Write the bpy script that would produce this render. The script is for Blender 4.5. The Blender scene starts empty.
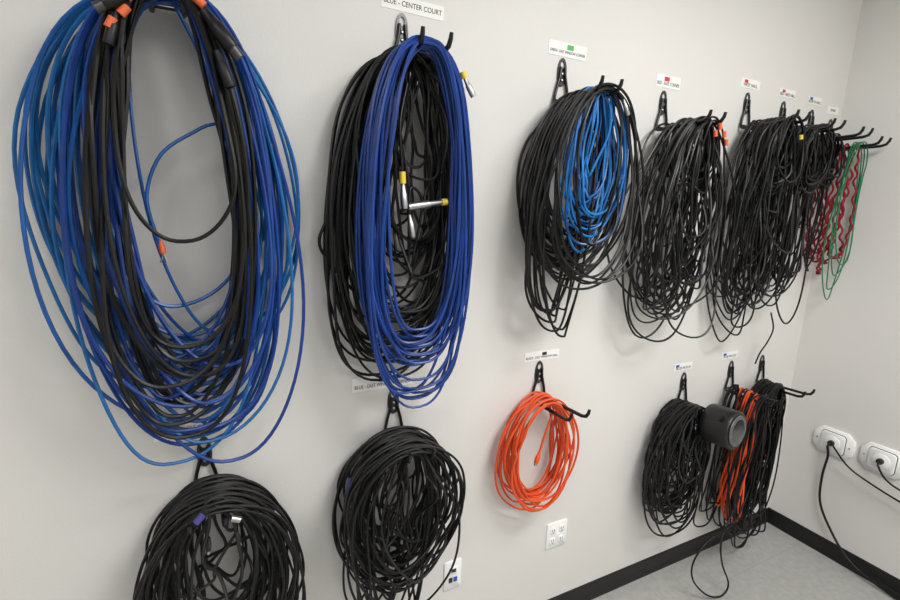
import bpy, bmesh, math, random
import numpy as np
from mathutils import Matrix, Vector

WY=1.4; H=1.763; XC=2.85; CEIL=3.0; XL=-2.6; YF=-2.4
col=bpy.context.scene.collection

# ---------------------------------------------------------------- materials
def mat(name,rgb,rough=.5,metal=0.,spec=.5,bump=0,bscale=200,var=0,vscale=3,emis=None):
    m=bpy.data.materials.new(name);m.use_nodes=True
    nt=m.node_tree;b=nt.nodes['Principled BSDF']
    b.inputs['Base Color'].default_value=(*rgb,1)
    b.inputs['Roughness'].default_value=rough
    b.inputs['Metallic'].default_value=metal
    b.inputs['Specular IOR Level'].default_value=spec
    if emis:
        b.inputs['Emission Color'].default_value=(*rgb,1);b.inputs['Emission Strength'].default_value=emis
    tc=nt.nodes.new('ShaderNodeTexCoord')
    if var:
        n=nt.nodes.new('ShaderNodeTexNoise');n.inputs['Scale'].default_value=vscale;n.inputs['Detail'].default_value=5
        r=nt.nodes.new('ShaderNodeValToRGB')
        r.color_ramp.elements[0].position=.3;r.color_ramp.elements[1].position=.7
        r.color_ramp.elements[0].color=(*[c*(1-var) for c in rgb],1)
        r.color_ramp.elements[1].color=(*[min(1,c*(1+var)) for c in rgb],1)
        nt.links.new(tc.outputs['Object'],n.inputs['Vector']);nt.links.new(n.outputs['Fac'],r.inputs[0]);nt.links.new(r.outputs[0],b.inputs['Base Color'])
    if bump:
        n=nt.nodes.new('ShaderNodeTexNoise');n.inputs['Scale'].default_value=bscale;n.inputs['Detail'].default_value=3
        bp=nt.nodes.new('ShaderNodeBump');bp.inputs['Strength'].default_value=bump;bp.inputs['Distance'].default_value=.002
        nt.links.new(tc.outputs['Object'],n.inputs['Vector']);nt.links.new(n.outputs['Fac'],bp.inputs['Height']);nt.links.new(bp.outputs[0],b.inputs['Normal'])
    return m

M={
'wall':mat('painted_wall',(.715,.705,.68),.6,bump=.2,bscale=160,var=.015,vscale=1.5,spec=.3),
'ceil':mat('ceiling_paint',(.78,.78,.77),.9,bump=.3,bscale=80),
'base':mat('vinyl_baseboard',(.006,.006,.007),.45,var=.1,vscale=20),
'black':mat('black_rubber',(.0035,.0035,.004),.38,spec=.36,var=.3,vscale=30),
'black2':mat('black_pvc',(.006,.006,.007),.45,spec=.38,var=.2,vscale=30),
'grey':mat('dark_grey_pvc',(.018,.018,.020),.5,spec=.35,var=.2,vscale=30),
'royal':mat('royal_blue_pvc',(.008,.045,.24),.34,spec=.45,var=.2,vscale=20),
'blue':mat('blue_pvc',(.010,.09,.33),.36,spec=.45,var=.2,vscale=20),
'teal':mat('teal_blue_pvc',(.012,.125,.36),.38,spec=.45,var=.2,vscale=20),
'sky':mat('light_blue_pvc',(.016,.19,.54),.38,spec=.4,var=.15,vscale=20),
'orange':mat('orange_pvc',(.74,.088,.018),.40,spec=.4,var=.1,vscale=20),
'red':mat('red_cord',(.24,.008,.018),.55,spec=.3,var=.15,vscale=30),
'green':mat('green_pvc',(.01,.19,.09),.4,var=.1,vscale=30),
'otape':mat('orange_tape',(.7,.13,.04),.5),
'ytape':mat('yellow_tape',(.75,.55,.05),.5),
'metal':mat('nickel',(.50,.50,.49),.35,metal=1),
'steel':mat('hook_steel_plate',(.07,.07,.07),.35,metal=.6),
'vinyl':mat('hook_black_coating',(.004,.004,.005),.3),
'paper':mat('label_paper',(.86,.86,.84),.6),
'ink':mat('label_ink',(.02,.02,.02),.7),
'lblue':mat('label_blue',(.02,.1,.5),.6),
'lgreen':mat('label_green',(.1,.45,.1),.6),
'lred':mat('label_red',(.6,.05,.05),.6),
'plate':mat('outlet_plastic',(.88,.88,.87),.35),
'slot':mat('outlet_slot',(.02,.02,.02),.5),
'gtape':mat('black_tape',(.010,.010,.011),.4,var=.2,vscale=60),
'gcore':mat('grey_core',(.10,.10,.105),.5,var=.2,vscale=60),
'purple':mat('purple_tape',(.07,.06,.28),.5),
}
def floor_mat():
    m=mat('floor_vinyl_tile',(.42,.42,.41),.4)
    nt=m.node_tree;b=nt.nodes['Principled BSDF'];tc=nt.nodes.new('ShaderNodeTexCoord')
    n=nt.nodes.new('ShaderNodeTexNoise');n.inputs['Scale'].default_value=35;n.inputs['Detail'].default_value=7
    r=nt.nodes.new('ShaderNodeValToRGB');r.color_ramp.elements[0].position=.3;r.color_ramp.elements[1].position=.65
    r.color_ramp.elements[0].color=(.37,.365,.35,1);r.color_ramp.elements[1].color=(.44,.435,.42,1)
    br=nt.nodes.new('ShaderNodeTexBrick');br.offset=0;br.inputs['Scale'].default_value=1
    br.inputs['Brick Width'].default_value=.6;br.inputs['Row Height'].default_value=.6;br.inputs['Mortar Size'].default_value=.0015
    br.inputs['Mortar'].default_value=(.34,.34,.33,1)
    nt.links.new(tc.outputs['Object'],n.inputs['Vector']);nt.links.new(tc.outputs['Object'],br.inputs['Vector'])
    nt.links.new(n.outputs['Fac'],r.inputs[0]);nt.links.new(r.outputs[0],br.inputs['Color1']);nt.links.new(r.outputs[0],br.inputs['Color2'])
    nt.links.new(br.outputs['Color'],b.inputs['Base Color'])
    return m
M['floor']=floor_mat()

# ---------------------------------------------------------------- mesh builder
class MB:
    def __init__(s): s.v=[];s.f=[];s.m=[];s.mats=[];s.n=0
    def mi(s,k):
        if k not in s.mats: s.mats.append(k)
        return s.mats.index(k)
    def add(s,V,F,k):
        i=s.mi(k);s.v.append(np.asarray(V,float))
        for f in F: s.f.append([a+s.n for a in f]);s.m.append(i)
        s.n+=len(V)
    def tube(s,P,r,k,sides=7,closed=False):
        P=np.asarray(P,float);N=len(P)
        if closed: T=np.roll(P,-1,0)-np.roll(P,1,0)
        else: T=np.gradient(P,axis=0)
        T/=np.linalg.norm(T,axis=1)[:,None]+1e-12
        n=np.zeros_like(P)
        t0=T[0];ref=np.array([0,1.,0]) if abs(t0[1])<.8 else np.array([0,0,1.])
        a=ref-ref.dot(t0)*t0;a/=np.linalg.norm(a);n[0]=a
        for i in range(1,N):
            a=n[i-1]-n[i-1].dot(T[i])*T[i];n[i]=a/np.linalg.norm(a)
        b=np.cross(T,n)
        if closed:
            a=n[-1]-n[-1].dot(T[0])*T[0];a/=np.linalg.norm(a)
            ang=math.atan2(a.dot(b[0]),a.dot(n[0]))
            for i in range(N):
                q=-ang*i/N;n2=n[i]*math.cos(q)+b[i]*math.sin(q);b2=np.cross(T[i],n2);n[i]=n2;b[i]=b2
        R=np.full(N,r) if np.isscalar(r) else np.asarray(r)
        A=np.linspace(0,2*math.pi,sides,endpoint=False)
        V=(P[:,None,:]+R[:,None,None]*(np.cos(A)[None,:,None]*n[:,None,:]+np.sin(A)[None,:,None]*b[:,None,:])).reshape(-1,3)
        F=[]
        for i in range(N if closed else N-1):
            j=(i+1)%N
            for q in range(sides):
                w=(q+1)%sides
                F.append((i*sides+q,i*sides+w,j*sides+w,j*sides+q))
        if not closed:
            F.append(tuple(range(sides))[::-1]);F.append(tuple((N-1)*sides+q for q in range(sides)))
        s.add(V,F,k)
    def box(s,c,d,k):
        c=np.array(c);d=np.array(d)/2
        V=[c+d*np.array([x,y,z]) for x in(-1,1) for y in(-1,1) for z in(-1,1)]
        F=[(0,1,3,2),(4,6,7,5),(0,4,5,1),(2,3,7,6),(0,2,6,4),(1,5,7,3)]
        s.add(V,F,k)
    def prism(s,outline,y0,y1,k,axes=(0,2,1)):
        n=len(outline);o=np.array(outline);c=o.mean(0)
        bev=.0015 if abs(y1-y0)>.003 else 0
        rings=[(o,y0),(o,y1+(bev if y1<y0 else -bev)),(c+(o-c)*(1-bev/max(1e-4,np.abs(o-c).max())),y1)]
        V=[]
        for ol,y in rings:
            for p in ol:
                q=[0,0,0];q[axes[0]]=p[0];q[axes[1]]=p[1];q[axes[2]]=y;V.append(q)
        F=[]
        for i in range(2):
            for j in range(n): F.append((i*n+j,i*n+(j+1)%n,(i+1)*n+(j+1)%n,(i+1)*n+j))
        F.append(tuple(range(n)));F.append(tuple(2*n+j for j in range(n)))
        s.add(V,F,k)
    def obj(s,name,parent=None,smooth=True):
        me=bpy.data.meshes.new(name);V=np.concatenate(s.v)
        me.from_pydata(V.tolist(),[],s.f)
        for k in s.mats: me.materials.append(M[k])
        me.polygons.foreach_set('material_index',s.m)
        me.polygons.foreach_set('use_smooth',[smooth]*len(s.f))
        me.update()
        bm=bmesh.new();bm.from_mesh(me);bmesh.ops.recalc_face_normals(bm,faces=bm.faces);bm.to_mesh(me);bm.free()
        if smooth:
            try: me.set_sharp_from_angle(angle=math.radians(50))
            except Exception: pass
        o=bpy.data.objects.new(name,me);col.objects.link(o)
        if parent: o.parent=parent
        return o

def boxobj(name,lo,hi,k):
    b=MB();lo=np.array(lo);hi=np.array(hi);b.box((lo+hi)/2,hi-lo,k);return b.obj(name,smooth=False)

# ---------------------------------------------------------------- room
boxobj('wall_back',(XL-.1,WY,0),(XC+.1,WY+.1,CEIL),'wall')
boxobj('wall_right',(XC,YF,0),(XC+.1,WY,CEIL),'wall')
boxobj('wall_left',(XL-.1,YF,0),(XL,WY,CEIL),'wall')
boxobj('wall_front',(XL-.1,YF-.1,0),(XC+.1,YF,CEIL),'wall')
boxobj('floor',(XL-.1,YF-.1,-.1),(XC+.1,WY+.1,0),'floor')
boxobj('ceiling',(XL-.1,YF-.1,CEIL),(XC+.1,WY+.1,CEIL+.1),'ceil')
def baseboard(name,path):
    prof=[(0,0),(.014,0),(.011,.012),(.006,.022),(.006,.078),(.004,.084),(0,.086)]
    (x0,y0),(x1,y1),(nx,ny)=path
    V=[];F=[]
    for (x,y) in((x0,y0),(x1,y1)):
        for a,z in prof: V.append((x+nx*a,y+ny*a,z))
    n=len(prof)
    for j in range(n): F.append((j,(j+1)%n,n+(j+1)%n,n+j))
    F.append(tuple(range(n)));F.append(tuple(range(n,2*n)))
    b=MB();b.add(V,F,'base');b.obj(name,smooth=False)
baseboard('baseboard_back',((XL,WY),(XC,WY),(0,-1)))
baseboard('baseboard_right',((XC,YF),(XC,WY-.0),(-1,0)))
baseboard('baseboard_left',((XL,YF),(XL,WY),(1,0)))
baseboard('baseboard_front',((XL,YF),(XC,YF),(0,1)))

# ---------------------------------------------------------------- hooks
PL=.24
def hook(x,ztop,name='cable_hook',pl=PL):
    b=MB();n=28
    out=[];inn=[]
    for i in range(n):
        a=2*math.pi*i/n
        cx=math.sin(a);cz=math.cos(a)
        w=.0185 if cz>0 else .0185+.004*(-cz)
        out.append((cx*w,cz*.044-.044)); inn.append((cx*.008,cz*.012-.022))
    V=[];F=[]
    for y in(WY-.0005,WY-.005):
        for p in out: V.append((x+p[0],y,ztop+p[1]))
        for p in inn: V.append((x+p[0],y,ztop+p[1]))
    for i in range(n):
        j=(i+1)%n
        F+=[(i,j,n+j,n+i),(2*n+i,2*n+j,3*n+j,3*n+i),(i,j,2*n+j,2*n+i),(n+i,n+j,3*n+j,3*n+i)]
    b.add(V,F,'steel')
    for zz in (.05,.07):
        b.tube([(x,WY-.004,ztop-zz),(x,WY-.008,ztop-zz),(x,WY-.0095,ztop-zz)],[.006,.005,.003],'metal',10)
    zp=ztop-.13
    for s in(-1,1):
        P=[(x+s*.008,WY-.008,ztop-.03),(x+s*.011,WY-.009,ztop-.06),(x+s*.022,WY-.009,ztop-.10),(x+s*.029,WY-.009,zp-.004),
           (x+s*.031,WY-.014,zp-.012),(x+s*.032,WY-.024,zp-.016)]
        b.tube(P,.005,'vinyl',8)
        P=[(x+s*.032,WY-.02,zp-.016),(x+s*.033,WY-.08,zp-.014),(x+s*.036,WY-pl+.03,zp-.008),(x+s*.037,WY-pl+.012,zp-.002),(x+s*.0375,WY-pl+.003,zp+.012),(x+s*.038,WY-pl,zp+.026)]
        b.tube(P,[.006,.0065,.0065,.0065,.006,.005],'vinyl',10)
    b.tube([(x-.03,WY-.012,zp-.005),(x+.03,WY-.012,zp-.005)],.0035,'vinyl',8)
    b.obj(name)
    return zp
hooks_top=[(-.03,2.30),(.54,2.265),(1.11,2.235),(1.60,2.195),(2.10,2.25),(2.36,2.245),(2.59,2.235),(2.76,2.21)]
hooks_bot=[(-.02,1.105),(.53,1.165),(1.11,1.185),(1.94,1.03),(2.28,1.045),(2.53,1.045)]
for h in hooks_top+hooks_bot: hook(*h)

# ---------------------------------------------------------------- hanks
def loop_pts(rng,cx,zt,zb,aL,aR,y,p=.85,egg=.12,eggL=None,jit=.010,bx=0,skew=0,ydrift=0,n=72):
    th=np.linspace(0,2*math.pi,n,endpoint=False)
    s=np.sin(th);c=np.cos(th);e=(1-c)/2
    w=np.where(s>0,aR,aL)
    eg=np.where(s>0,egg,egg if eggL is None else eggL)
    x=w*np.sign(s)*np.abs(s)**p*(1-eg*c)
    nx=np.zeros(n);ny=np.zeros(n);nz=np.zeros(n)
    for k in range(2,6):
        q=jit*2.1/k**1.4
        nx+=rng.normal()*q*np.sin(k*th+rng.uniform(0,6.28))
        ny+=rng.normal()*q*np.sin(k*th+rng.uniform(0,6.28))
        nz+=rng.normal()*q*np.sin(k*th+rng.uniform(0,6.28))
    env=np.clip(e*4,0.15,1)
    X=cx+x+bx*e**1.5+nx*env
    Z=zt-(zt-zb)*e+nz*env*.8+skew*x*e
    Y=WY-np.maximum(.008,y+ydrift*e+ny*env*1.3)
    return np.stack([X,Y,Z],1)
def group(b,rng,n,keys,r,cx,zt,zb,aL,aR,y,bxr=.02,yd=(-.03,.02),top=.02,bxm=0,**kw):
    for i in range(n):
        u=rng.uniform()
        v=np.clip(u+rng.normal()*.18,0,1)
        L=aL[0]+(aL[1]-aL[0])*v;R=aR[0]+(aR[1]-aR[0])*np.clip(v+rng.normal()*.15,0,1)
        w=rng.uniform();z=zb[1]+(zb[0]-zb[1])*np.clip(.6*w+.4*v,0,1)
        yy=rng.uniform(*y)
        P=loop_pts(rng,cx+rng.normal()*.006,zt+rng.uniform(0,top),z,L,R,yy,bx=bxm+rng.normal()*bxr,ydrift=rng.uniform(*yd),**kw)
        P[:,2]=np.maximum(P[:,2],.006)
        b.tube(P,r*rng.uniform(.92,1.06),keys[rng.integers(len(keys))],6,closed=True)
def band(b,P0,P1,r,k):
    b.tube([P0,P1],r,k,12)
def plug(b,p,d,L,r,k,k2=None):
    p=np.array(p,float);d=np.array(d,float);d/=np.linalg.norm(d)
    b.tube([p,p+d*L*.35,p+d*L*.4,p+d*L*.9,p+d*L],[r*.55,r*.8,r,r,r*.9],k,12)
    if k2: b.tube([p+d*L,p+d*L*1.25],[r*.75,r*.75],k2,12)
def free(b,pts,r,k,n=40):
    P=np.array(pts,float);P=np.vstack([2*P[0]-P[1],P,2*P[-1]-P[-2]])
    out=[];m=max(4,n//(len(pts)-1))
    for i in range(1,len(P)-2):
        for t in np.linspace(0,1,m,endpoint=False):
            out.append(.5*((2*P[i])+(-P[i-1]+P[i+1])*t+(2*P[i-1]-5*P[i]+4*P[i+1]-P[i+2])*t*t+(-P[i-1]+3*P[i]-3*P[i+1]+P[i+2])*t**3))
    out.append(P[-2]);b.tube(out,r,k,8)
def W(x,off,z): return (x,WY-off,z)

# 1 : big blue + black
g=np.random.default_rng(3);b=MB()
zp=2.165
group(b,g,22,['teal','teal','blue'],.0044,-.03,zp,(1.18,1.52),(.15,.295),(.13,.245),(.03,.12),skew=.2,egg=.12,eggL=-.12,bxr=.03,p=.97)
group(b,g,15,['royal','royal','blue'],.0044,-.03,zp,(1.15,1.45),(.12,.20),(.12,.20),(.08,.18),bxr=.03,p=.9,eggL=-.05)
group(b,g,9,['royal','teal'],.0044,-.03,zp,(1.09,1.24),(.13,.22),(.15,.23),(.05,.15),bxr=.045,egg=.05,eggL=-.1,bxm=.02)
group(b,g,13,['black','black2'],.0052,-.035,zp,(1.17,1.45),(.10,.15),(.11,.165),(.15,.22),bxr=.02,jit=.010)
group(b,g,1,['black'],.005,-.035,zp,(1.65,1.66),(.09,.11),(.10,.12),(.19,.22),egg=.1)
free(b,[W(-.02,.1,2.16),W(.03,.1,2.05),W(.06,.11,1.93),W(.02,.12,1.90),W(-.06,.12,1.84),W(-.095,.12,1.75),W(-.085,.12,1.67),W(-.075,.12,1.64)],.004,'blue')
plug(b,W(-.076,.12,1.65),(0.1,0,-1),.03,.007,'otape')
for dx in(-.006,.006): b.tube([W(-.073,.12,1.622),W(-.073+dx,.12,1.60)],.0022,'metal',6)
for x,z,a in((-.098,2.085,.9),(-.085,2.115,.8),(-.05,2.145,.4),(.005,2.15,-.3),(.03,2.125,-.7),(-.12,2.06,1.1),(.055,2.09,-1.)):
    d=np.array([math.cos(a),0,math.sin(a)])*.010
    p=np.array(W(x,.232,z));band(b,p-d,p+d,.0085,'otape')
plug(b,W(-.075,.235,2.125),(-1,0,-.7),.065,.014,'black','steel')
free(b,[W(-.02,.2,2.17),W(-.05,.225,2.15),W(-.075,.235,2.125)],.005,'black')
plug(b,W(.035,.235,2.11),(.8,0,-1),.08,.016,'black','steel')
plug(b,W(.055,.23,2.04),(.35,0,-1),.07,.012,'black2')
plug(b,W(-.11,.23,2.08),(-.3,0,-1),.06,.010,'black2')
b.obj('blue_and_black_cable_hank')

# 2 : royal blue over black
g=np.random.default_rng(5);b=MB();zp=2.13
group(b,g,38,['black','black2','black'],.0042,.52,zp,(1.22,1.52),(.11,.205),(.10,.20),(.02,.13),bxr=.025,p=.8)
group(b,g,22,['black','black2','grey'],.0042,.545,zp,(1.38,1.90),(.03,.10),(.04,.12),(.04,.12),bxr=.03,jit=.022)
group(b,g,22,['royal'],.0039,.527,zp,(1.20,1.42),(.100,.155),(.100,.150),(.17,.225),bxr=.015,jit=.005,p=.74,egg=.10,eggL=.05)
group(b,g,5,['royal'],.0039,.53,zp,(1.15,1.26),(.11,.15),(.10,.15),(.15,.2),bxr=.03,jit=.010,p=.8,bxm=.03)
free(b,[W(.50,.06,2.09),W(.40,.06,1.93),W(.32,.06,1.72),W(.29,.06,1.64),W(.32,.06,1.58),W(.40,.07,1.48),W(.47,.08,1.42)],.0044,'black',60)
plug(b,W(.485,.17,1.80),(.1,0,-1),.065,.010,'metal');band(b,W(.483,.17,1.83),W(.485,.17,1.80),.0085,'ytape')
plug(b,W(.60,.17,1.755),(-1,0,-.15),.10,.011,'metal');band(b,W(.60,.17,1.755),W(.615,.17,1.757),.0095,'ytape')
plug(b,W(.505,.17,1.72),(.2,0,-1),.06,.009,'metal')
plug(b,W(.635,.21,2.07),(.6,-.1,-1),.05,.008,'metal');band(b,W(.628,.21,2.085),W(.635,.21,2.07),.009,'ytape')
free(b,[W(.50,.15,2.05),W(.475,.17,1.95),W(.483,.17,1.83)],.004,'black')
free(b,[W(.53,.14,1.60),W(.55,.15,1.75),W(.51,.165,1.79),W(.505,.17,1.72)],.004,'black')
free(b,[W(.60,.13,1.58),W(.635,.15,1.68),W(.63,.17,1.74),W(.61,.17,1.757)],.004,'black')
b.obj('royal_blue_and_black_cable_hank')

# 3 : light blue inside black
g=np.random.default_rng(7);b=MB();zp=2.10
group(b,g,32,['black','black2','black'],.0040,1.135,zp,(1.47,1.74),(.10,.20),(.12,.20),(.02,.12),bxr=.015,p=1.05,egg=.0,eggL=.15)
group(b,g,18,['sky','sky','teal','blue'],.0037,1.125,zp,(1.58,1.85),(.02,.125),(.04,.12),(.12,.205),bxr=.015,jit=.008,p=1)
group(b,g,9,['black','black2'],.0040,1.125,zp,(1.48,1.60),(.14,.19),(.13,.175),(.17,.225),bxr=.02,p=.95,egg=0,eggL=.1)
group(b,g,2,['black'],.0040,1.12,zp,(1.55,1.75),(.07,.12),(.02,.10),(.21,.225),bxr=.02,p=.95,egg=0,eggL=.1)
group(b,g,11,['black'],.0040,1.11,zp,(1.31,1.50),(.10,.16),(.01,.06),(.08,.18),bxr=.015,p=.85,egg=.0,bxm=-.04)
plug(b,W(1.175,.225,2.08),(.6,0,-1),.05,.007,'metal')
b.obj('light_blue_and_black_cable_hank')

# 4
g=np.random.default_rng(11);b=MB();zp=2.06
group(b,g,38,['black','black2','black','grey'],.0039,1.61,zp,(1.17,1.60),(.07,.21),(.08,.20),(.03,.215),bxr=.06,jit=.015,p=1,egg=.12,yd=(-.05,.02))
group(b,g,10,['black','black2'],.0039,1.61,zp,(1.35,1.75),(.02,.10),(.02,.10),(.08,.215),bxr=.05,jit=.018)
group(b,g,12,['black','black2'],.0039,1.61,zp,(1.75,1.95),(.04,.08),(.04,.08),(.05,.215),bxr=.02,jit=.008)
for x,z,o in((1.63,2.055,.23),(1.655,2.03,.232),(1.675,2.005,.23),(1.61,2.03,.23)):
    band(b,W(x,o,z),W(x+.006,o,z-.02),.007,'otape')
b.obj('black_cable_hank')
# 5
g=np.random.default_rng(13);b=MB();zp=2.115
group(b,g,34,['black','black2','black'],.0039,2.10,zp,(1.18,1.62),(.05,.15),(.06,.15),(.03,.215),bxr=.04,jit=.013,p=.95)
group(b,g,8,['black','grey'],.0039,2.10,zp,(1.5,1.85),(.03,.10),(.03,.10),(.08,.215),bxr=.03,jit=.015)
group(b,g,14,['black'],.0040,2.10,zp,(1.82,1.95),(.07,.10),(.07,.10),(.10,.215),bxr=.01,jit=.006,p=1)
band(b,W(2.13,.225,2.06),W(2.135,.225,2.045),.007,'ytape')
b.obj('black_cable_hank')
# 6
g=np.random.default_rng(17);b=MB();zp=2.11
group(b,g,26,['black','black2','black'],.0039,2.355,zp,(1.24,1.65),(.05,.12),(.05,.11),(.03,.17),bxr=.03,jit=.011,p=.9)
group(b,g,14,['black'],.0040,2.36,zp,(1.84,1.95),(.07,.10),(.07,.10),(.08,.19),bxr=.01,jit=.006,p=1)
free(b,[W(2.36,.1,1.3),W(2.40,.10,1.22),W(2.41,.08,1.15),W(2.40,.06,1.09),W(2.39,.05,1.03)],.0035,'black')
b.obj('black_cable_hank')
# 7
g=np.random.default_rng(19);b=MB();zp=2.10
group(b,g,26,['black','black2'],.0042,2.58,zp,(1.86,1.97),(.06,.095),(.06,.085),(.02,.14),bxr=.01,jit=.006,p=1)
group(b,g,6,['black','black2'],.0039,2.55,zp,(1.45,1.75),(.04,.07),(.03,.05),(.02,.12),bxr=.01,jit=.010)
b.obj('black_cable_hank')
# red braided cord
g=np.random.default_rng(23);b=MB();zp=2.08
for i in range(7):
    P=loop_pts(g,2.745,zp+.006*g.uniform(),1.46+.12*g.uniform(),.035+.04*g.uniform(),.03+.03*g.uniform(),.02+.020*i,n=260,jit=.008,p=.9,egg=.0)
    t=np.linspace(0,2*math.pi,260,endpoint=False);e=np.clip((1-np.cos(t))*2,0,1)
    P[:,0]+=.008*np.sin(t*20+i)*e;P[:,1]+=.006*np.cos(t*20+i)*e
    P[:,1]=np.minimum(P[:,1],WY-.008);P[:,0]=np.minimum(P[:,0],XC-.01)
    b.tube(P,.0048,'red',6,closed=True)
b.obj('red_braided_cord_hank')
b=MB()
for i in range(4):
    P=loop_pts(g,2.74,zp+.01,1.345+.06*i,.085,.082,.135+.010*i,jit=.006,p=.85,egg=.08);P[:,0]=np.minimum(P[:,0],XC-.006);b.tube(P,.0030,'green',6,closed=True)
b.obj('green_wire_hank')

# lower row
g=np.random.default_rng(29);b=MB();zp=.992
group(b,g,40,['black','black2','black'],.0042,0.0,zp,(.36,.62),(.10,.19),(.10,.20),(.04,.215),bxr=.025,p=.9,egg=.05)
group(b,g,14,['black2','grey'],.0042,0.0,zp,(.45,.85),(.02,.10),(.04,.12),(.05,.2),bxr=.03,jit=.018)
band(b,W(-.045,.225,.995),W(-.03,.225,1.01),.008,'purple');band(b,W(.03,.225,.985),W(.05,.225,.975),.008,'metal')
plug(b,W(-.02,.2,.93),(-.1,0,-1),.035,.006,'grey','metal');plug(b,W(.04,.2,.93),(.2,0,-1),.035,.006,'grey','metal')
b.obj('black_cable_hank')
g=np.random.default_rng(31);b=MB();zp=1.035
group(b,g,36,['black','black2','black'],.0040,.52,zp,(.48,.74),(.10,.19),(.09,.18),(.03,.215),bxr=.03,p=1,egg=-.08)
group(b,g,12,['black2','black','grey'],.0040,.53,zp,(.55,.85),(.03,.10),(.04,.12),(.05,.215),bxr=.03,jit=.02)
group(b,g,12,['black','black2'],.0040,.52,zp,(.32,.50),(.08,.15),(.02,.08),(.05,.2),bxr=.03,p=.9,jit=.014,egg=-.15,bxm=-.05)
free(b,[W(.54,.15,.6),W(.56,.15,.45),W(.545,.15,.36),W(.55,.16,.27)],.004,'black')
plug(b,W(.36,.1,.94),(-.2,0,-1),.05,.007,'purple')
b.obj('black_cable_hank')
g=np.random.default_rng(37);b=MB();zp=1.06
group(b,g,19,['orange'],.0042,1.085,zp,(.60,.71),(.115,.175),(.09,.135),(.02,.125),bxr=.014,jit=.007,p=1,egg=.03)
plug(b,W(1.03,.14,.90),(-.3,0,-1),.04,.009,'orange','metal')
free(b,[W(1.09,.13,1.05),W(1.05,.14,.97),W(1.03,.14,.90)],.0042,'orange')
b.obj('orange_extension_cord_coil')
g=np.random.default_rng(41);b=MB();zp=.905
group(b,g,40,['black','black2','black'],.0040,1.88,zp,(.26,.58),(.09,.20),(.07,.17),(.02,.14),bxr=.04,p=.9,egg=.03,jit=.013)
group(b,g,14,['black2','black','grey'],.0040,1.88,zp,(.4,.75),(.02,.10),(.03,.10),(.03,.14),bxr=.03,jit=.016)
b.obj('black_cable_hank')
g=np.random.default_rng(43);b=MB();zp=.92
group(b,g,7,['orange'],.0044,2.26,zp,(.24,.45),(.02,.06),(.0,.03),(.08,.16),bxr=.01,p=.8,bxm=-.03)
group(b,g,18,['black','black2'],.0040,2.27,zp,(.12,.42),(.06,.12),(-.02,.06),(.03,.22),bxr=.04,p=.8,bxm=-.02)
b.obj('orange_and_black_cable_hank')
g=np.random.default_rng(47);b=MB()
group(b,g,46,['black','black2','black'],.0040,2.48,zp,(.05,.42),(.07,.17),(.03,.10),(.03,.14),bxr=.03,p=.85,jit=.012,bxm=-.05)
group(b,g,12,['black2','black'],.0040,2.48,zp,(.3,.7),(.02,.08),(.02,.08),(.05,.14),bxr=.03,jit=.014,bxm=-.04)
free(b,[W(2.35,.15,.45),W(2.18,.2,.33),W(2.0,.2,.28),W(1.91,.2,.20),W(1.91,.21,.11),W(1.98,.24,.03),W(2.06,.26,.01),W(2.10,.26,.06),W(2.07,.23,.17),W(2.10,.2,.28),W(2.3,.15,.45)],.004,'black',80)
b.obj('black_cable_hank')

# tape roll hanging on lower hook (prong passes through its core)
b=MB();n=40;c=np.array(W(1.967,.200,.848))
ax=np.array([.12,-1,.05]);ax/=np.linalg.norm(ax);u=np.cross(ax,[0,0,1.]);u/=np.linalg.norm(u);v=np.cross(u,ax)
def lathe(prof,k):
    V=[];F=[];m=len(prof)
    for i in range(n):
        a=2*math.pi*i/n
        for r,h in prof: V.append(c+ax*h+u*r*math.cos(a)+v*r*math.sin(a))
    for i in range(n):
        for j in range(m): F.append((i*m+j,i*m+(j+1)%m,((i+1)%n)*m+(j+1)%m,((i+1)%n)*m+j))
    b.add(V,F,k)
lathe([(.056,-.062),(.080,-.062),(.084,-.056),(.085,-.03),(.083,-.01),(.085,.01),(.083,.03),(.084,.052),(.080,.058),(.058,.058)],'gtape')
lathe([(.050,-.064),(.057,-.064),(.057,.060),(.068,.060),(.066,.064),(.052,.065),(.050,.060)],'gcore')
b.obj('black_tape_roll')

# ---------------------------------------------------------------- labels
def label(x,z,w,h,txt,k=None,tilt=0,kx=0):
    e=bpy.data.objects.new('hook_label',None);col.objects.link(e);e.location=(x,WY,z);e.rotation_euler=(0,tilt,0)
    b=MB();b.box((0,-.0008,0),(w,.0012,h),'paper')
    if k: b.box((kx,-.0018,h*.2),(h*.6,.001,h*.34),k)
    b.obj('paper_strip',e,False)
    t=bpy.data.curves.new('txt','FONT');t.body=txt;t.size=h*.5;t.align_x='CENTER';t.align_y='CENTER';t.extrude=.0002
    to=bpy.data.objects.new('txt',t);col.objects.link(to)
    bpy.context.view_layer.update()
    me=bpy.data.meshes.new_from_object(to.evaluated_get(bpy.context.evaluated_depsgraph_get()))
    bpy.data.objects.remove(to)
    xs=[vv.co.x for vv in me.vertices];tw=max(xs)-min(xs);sc=min(1,.92*w/tw)
    me.materials.clear();me.materials.append(M['ink'])
    o=bpy.data.objects.new('printed_text',me);col.objects.link(o);o.parent=e;o.rotation_euler=(math.pi/2,0,0);o.scale=(sc,min(1,sc*1.3),1);o.location=(0,-.0018,-h*.18 if k else 0)
label(.575,2.288,.19,.038,'BLUE - CENTER COURT',tilt=.02)
label(1.13,2.262,.16,.044,'GREEN - EAST WINDOW CORNER','lgreen',kx=.01,tilt=.01)
label(1.62,2.228,.13,.044,'RED - EAST CORNER','lred',kx=-.01)
label(2.11,2.285,.13,.036,'WEST HALL','lred',kx=-.03)
label(2.38,2.28,.12,.034,'RED - WEST HALL','lred',kx=-.03)
label(2.60,2.275,.11,.034,'NORTH HALL','lblue',kx=-.03)
label(2.765,2.25,.10,.032,'SPARE')
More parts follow.
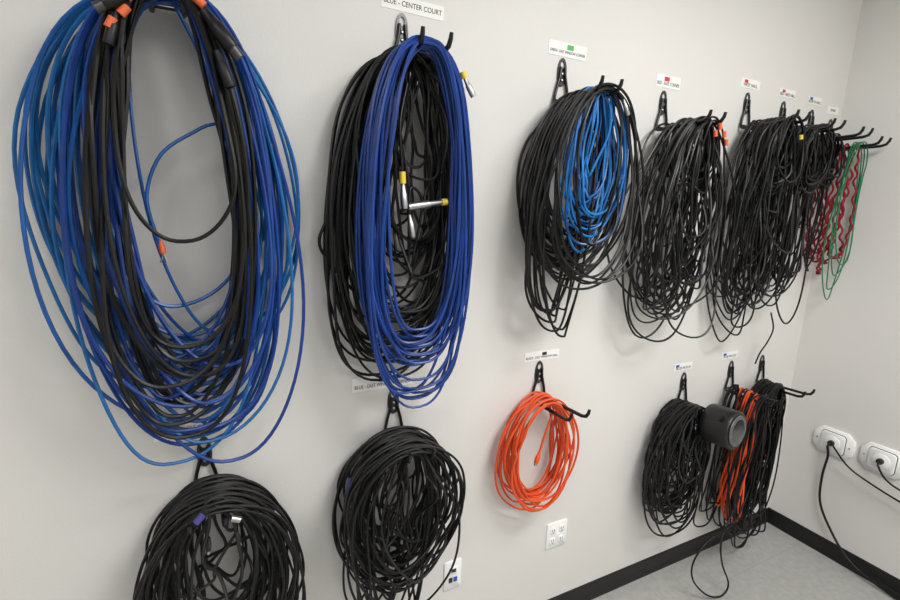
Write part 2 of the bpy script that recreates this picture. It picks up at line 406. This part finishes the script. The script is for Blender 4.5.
label(-.035,1.135,.20,.046,'PURPLE - WEST CORNER HALL')
label(.495,1.190,.20,.046,'BLUE - EAST WINDOW CORNER','lblue',kx=0)
label(1.12,1.205,.16,.034,'BLACK - EAST WINDOW HALL','ink',kx=.01)
label(1.93,1.058,.12,.034,'BLUE PATCH','lblue',kx=-.04)
label(2.26,1.075,.12,.034,'BLUE PATCH','lblue',kx=-.04)

# ---------------------------------------------------------------- outlets
def rrect(cx,cz,w,h,r,n=5):
    o=[]
    for sx,sz,a0 in((1,1,0),(-1,1,90),(-1,-1,180),(1,-1,270)):
        for i in range(n):
            a=math.radians(a0+90*i/(n-1));o.append((cx+sx*(w/2-r)+r*math.cos(a),cz+sz*(h/2-r)+r*math.sin(a)))
    return o
b=MB();x,z=1.265,.405
b.prism(rrect(x,z,.105,.118,.006),WY,WY-.007,'plate')
for dx in(-.023,.023):
    for dz in(-.024,.024):
        b.prism(rrect(x+dx,z+dz,.03,.032,.008),WY-.006,WY-.0095,'plate')
        for q in(-.005,.005): b.box((x+dx+q,WY-.0095,z+dz+.003),(.0025,.001,.009),'slot')
        b.box((x+dx,WY-.0095,z+dz-.008),(.004,.001,.004),'slot')
b.obj('wall_power_outlet')
b=MB();x,z=.775,.385
b.prism(rrect(x,z,.072,.12,.006),WY,WY-.007,'plate')
b.prism(rrect(x,z+.022,.034,.028,.003),WY-.006,WY-.012,'plate')
b.box((x,WY-.012,z+.024),(.02,.002,.014),'slot')
for dx,k in((-.010,'slot'),(.010,'lblue')): b.box((x+dx,WY-.008,z-.018),(.014,.006,.018),k)
b.obj('wall_data_outlet')

def round_recept(y,z,name):
    b=MB();w=.18;h=.135
    o=[]
    c=.032
    for p in((w/2,h/2-c),(w/2-c,h/2),(-w/2+c,h/2),(-w/2,h/2-c),(-w/2,-h/2+c),(-w/2+c,-h/2),(w/2-c,-h/2),(w/2,-h/2+c)): o.append((y+p[0],z+p[1]))
    b.prism(o,XC,XC-.014,'plate',axes=(1,2,0))
    b.prism(rrect(y,z,.112,.108,.018),XC-.013,XC-.016,'slot',axes=(1,2,0))
    b.prism(rrect(y,z,.106,.102,.016),XC-.013,XC-.024,'plate',axes=(1,2,0))
    for r,x0,x1,k in((.036,.023,.027,'plate'),(.014,.026,.042,'slot')):
        ring=[(y+r*math.cos(a),z+r*math.sin(a)) for a in np.linspace(0,2*math.pi,28,endpoint=False)]
        b.prism(ring,XC-x0,XC-x1,k,axes=(1,2,0))
    for q in(-.072,.072): b.tube([(XC-.013,y+q,z),(XC-.0155,y+q,z)],.004,'metal',8)
    b.obj(name)
round_recept(1.155,.615,'wall_twist_lock_outlet')
round_recept(.950,.62,'wall_twist_lock_outlet')
def rw(y,off,z): return (XC-off,y,z)
b=MB()
free(b,[rw(1.155,.040,.615),rw(1.155,.06,.60),rw(1.15,.05,.55),rw(1.165,.03,.42),rw(1.15,.03,.28),rw(1.08,.03,.16),rw(.98,.035,.06),rw(.85,.04,.02),rw(.6,.05,.006),rw(.2,.05,.006)],.006,'black',80)
b.obj('outlet_power_cord')
b=MB()
free(b,[rw(1.15,.040,.62),rw(1.11,.07,.60),rw(1.05,.06,.54),rw(.95,.05,.50),rw(.80,.05,.47),rw(.6,.05,.45),rw(.3,.06,.45)],.0045,'black',60)
free(b,[rw(.95,.040,.62),rw(.94,.07,.61),rw(.90,.07,.56),rw(.82,.06,.53),rw(.6,.05,.50),rw(.3,.06,.5)],.0045,'black',60)
b.obj('outlet_power_cord')

# ---------------------------------------------------------------- lights
M['diff']=mat('troffer_diffuser',(1,.98,.95),.5,emis=2.0)
def troffer(x,y,p):
    e=bpy.data.objects.new('ceiling_light_panel',None);col.objects.link(e);e.location=(x,y,CEIL)
    b=MB();b.box((0,0,-.012),(1.2,.6,.02),'diff');b.obj('diffuser',e,False)
    b=MB()
    for sx in(-1,1): b.box((sx*.61,0,-.014),(.02,.64,.028),'plate')
    for sy in(-1,1): b.box((0,sy*.31,-.014),(1.24,.02,.028),'plate')
    b.obj('frame',e,False)
    l=bpy.data.lights.new('panel_glow','AREA');l.shape='RECTANGLE';l.size=1.15;l.size_y=.55;l.energy=p;l.color=(1,.99,.97)
    o=bpy.data.objects.new('panel_glow',l);col.objects.link(o);o.parent=e;o.location=(0,0,-.03)
troffer(1.45,-.25,55)
troffer(-.9,-.6,17)
troffer(.6,-1.7,26)
w=bpy.data.worlds.new('World');bpy.context.scene.world=w;w.use_nodes=True
w.node_tree.nodes['Background'].inputs[0].default_value=(.8,.85,.9,1);w.node_tree.nodes['Background'].inputs[1].default_value=.1

# ---------------------------------------------------------------- camera
cd=bpy.data.cameras.new('camera');cd.sensor_width=36;cd.lens=490*36/900;cd.clip_start=.02
co=bpy.data.objects.new('camera',cd);col.objects.link(co)
Xv=(.89099,-.05971,.45009);Dn=(-.03565,.97906,.20044);Wd=(-.45263,-.19464,.8702)
r=Vector((Xv[0],Wd[0],-Dn[0]));u=-Vector((Xv[1],Wd[1],-Dn[1]));k=-Vector((Xv[2],Wd[2],-Dn[2]))
m=Matrix((r,u,k)).transposed().to_4x4();m.translation=(0,0,H)
co.matrix_world=m
bpy.context.scene.camera=co
bpy.context.scene.view_settings.view_transform='Standard'
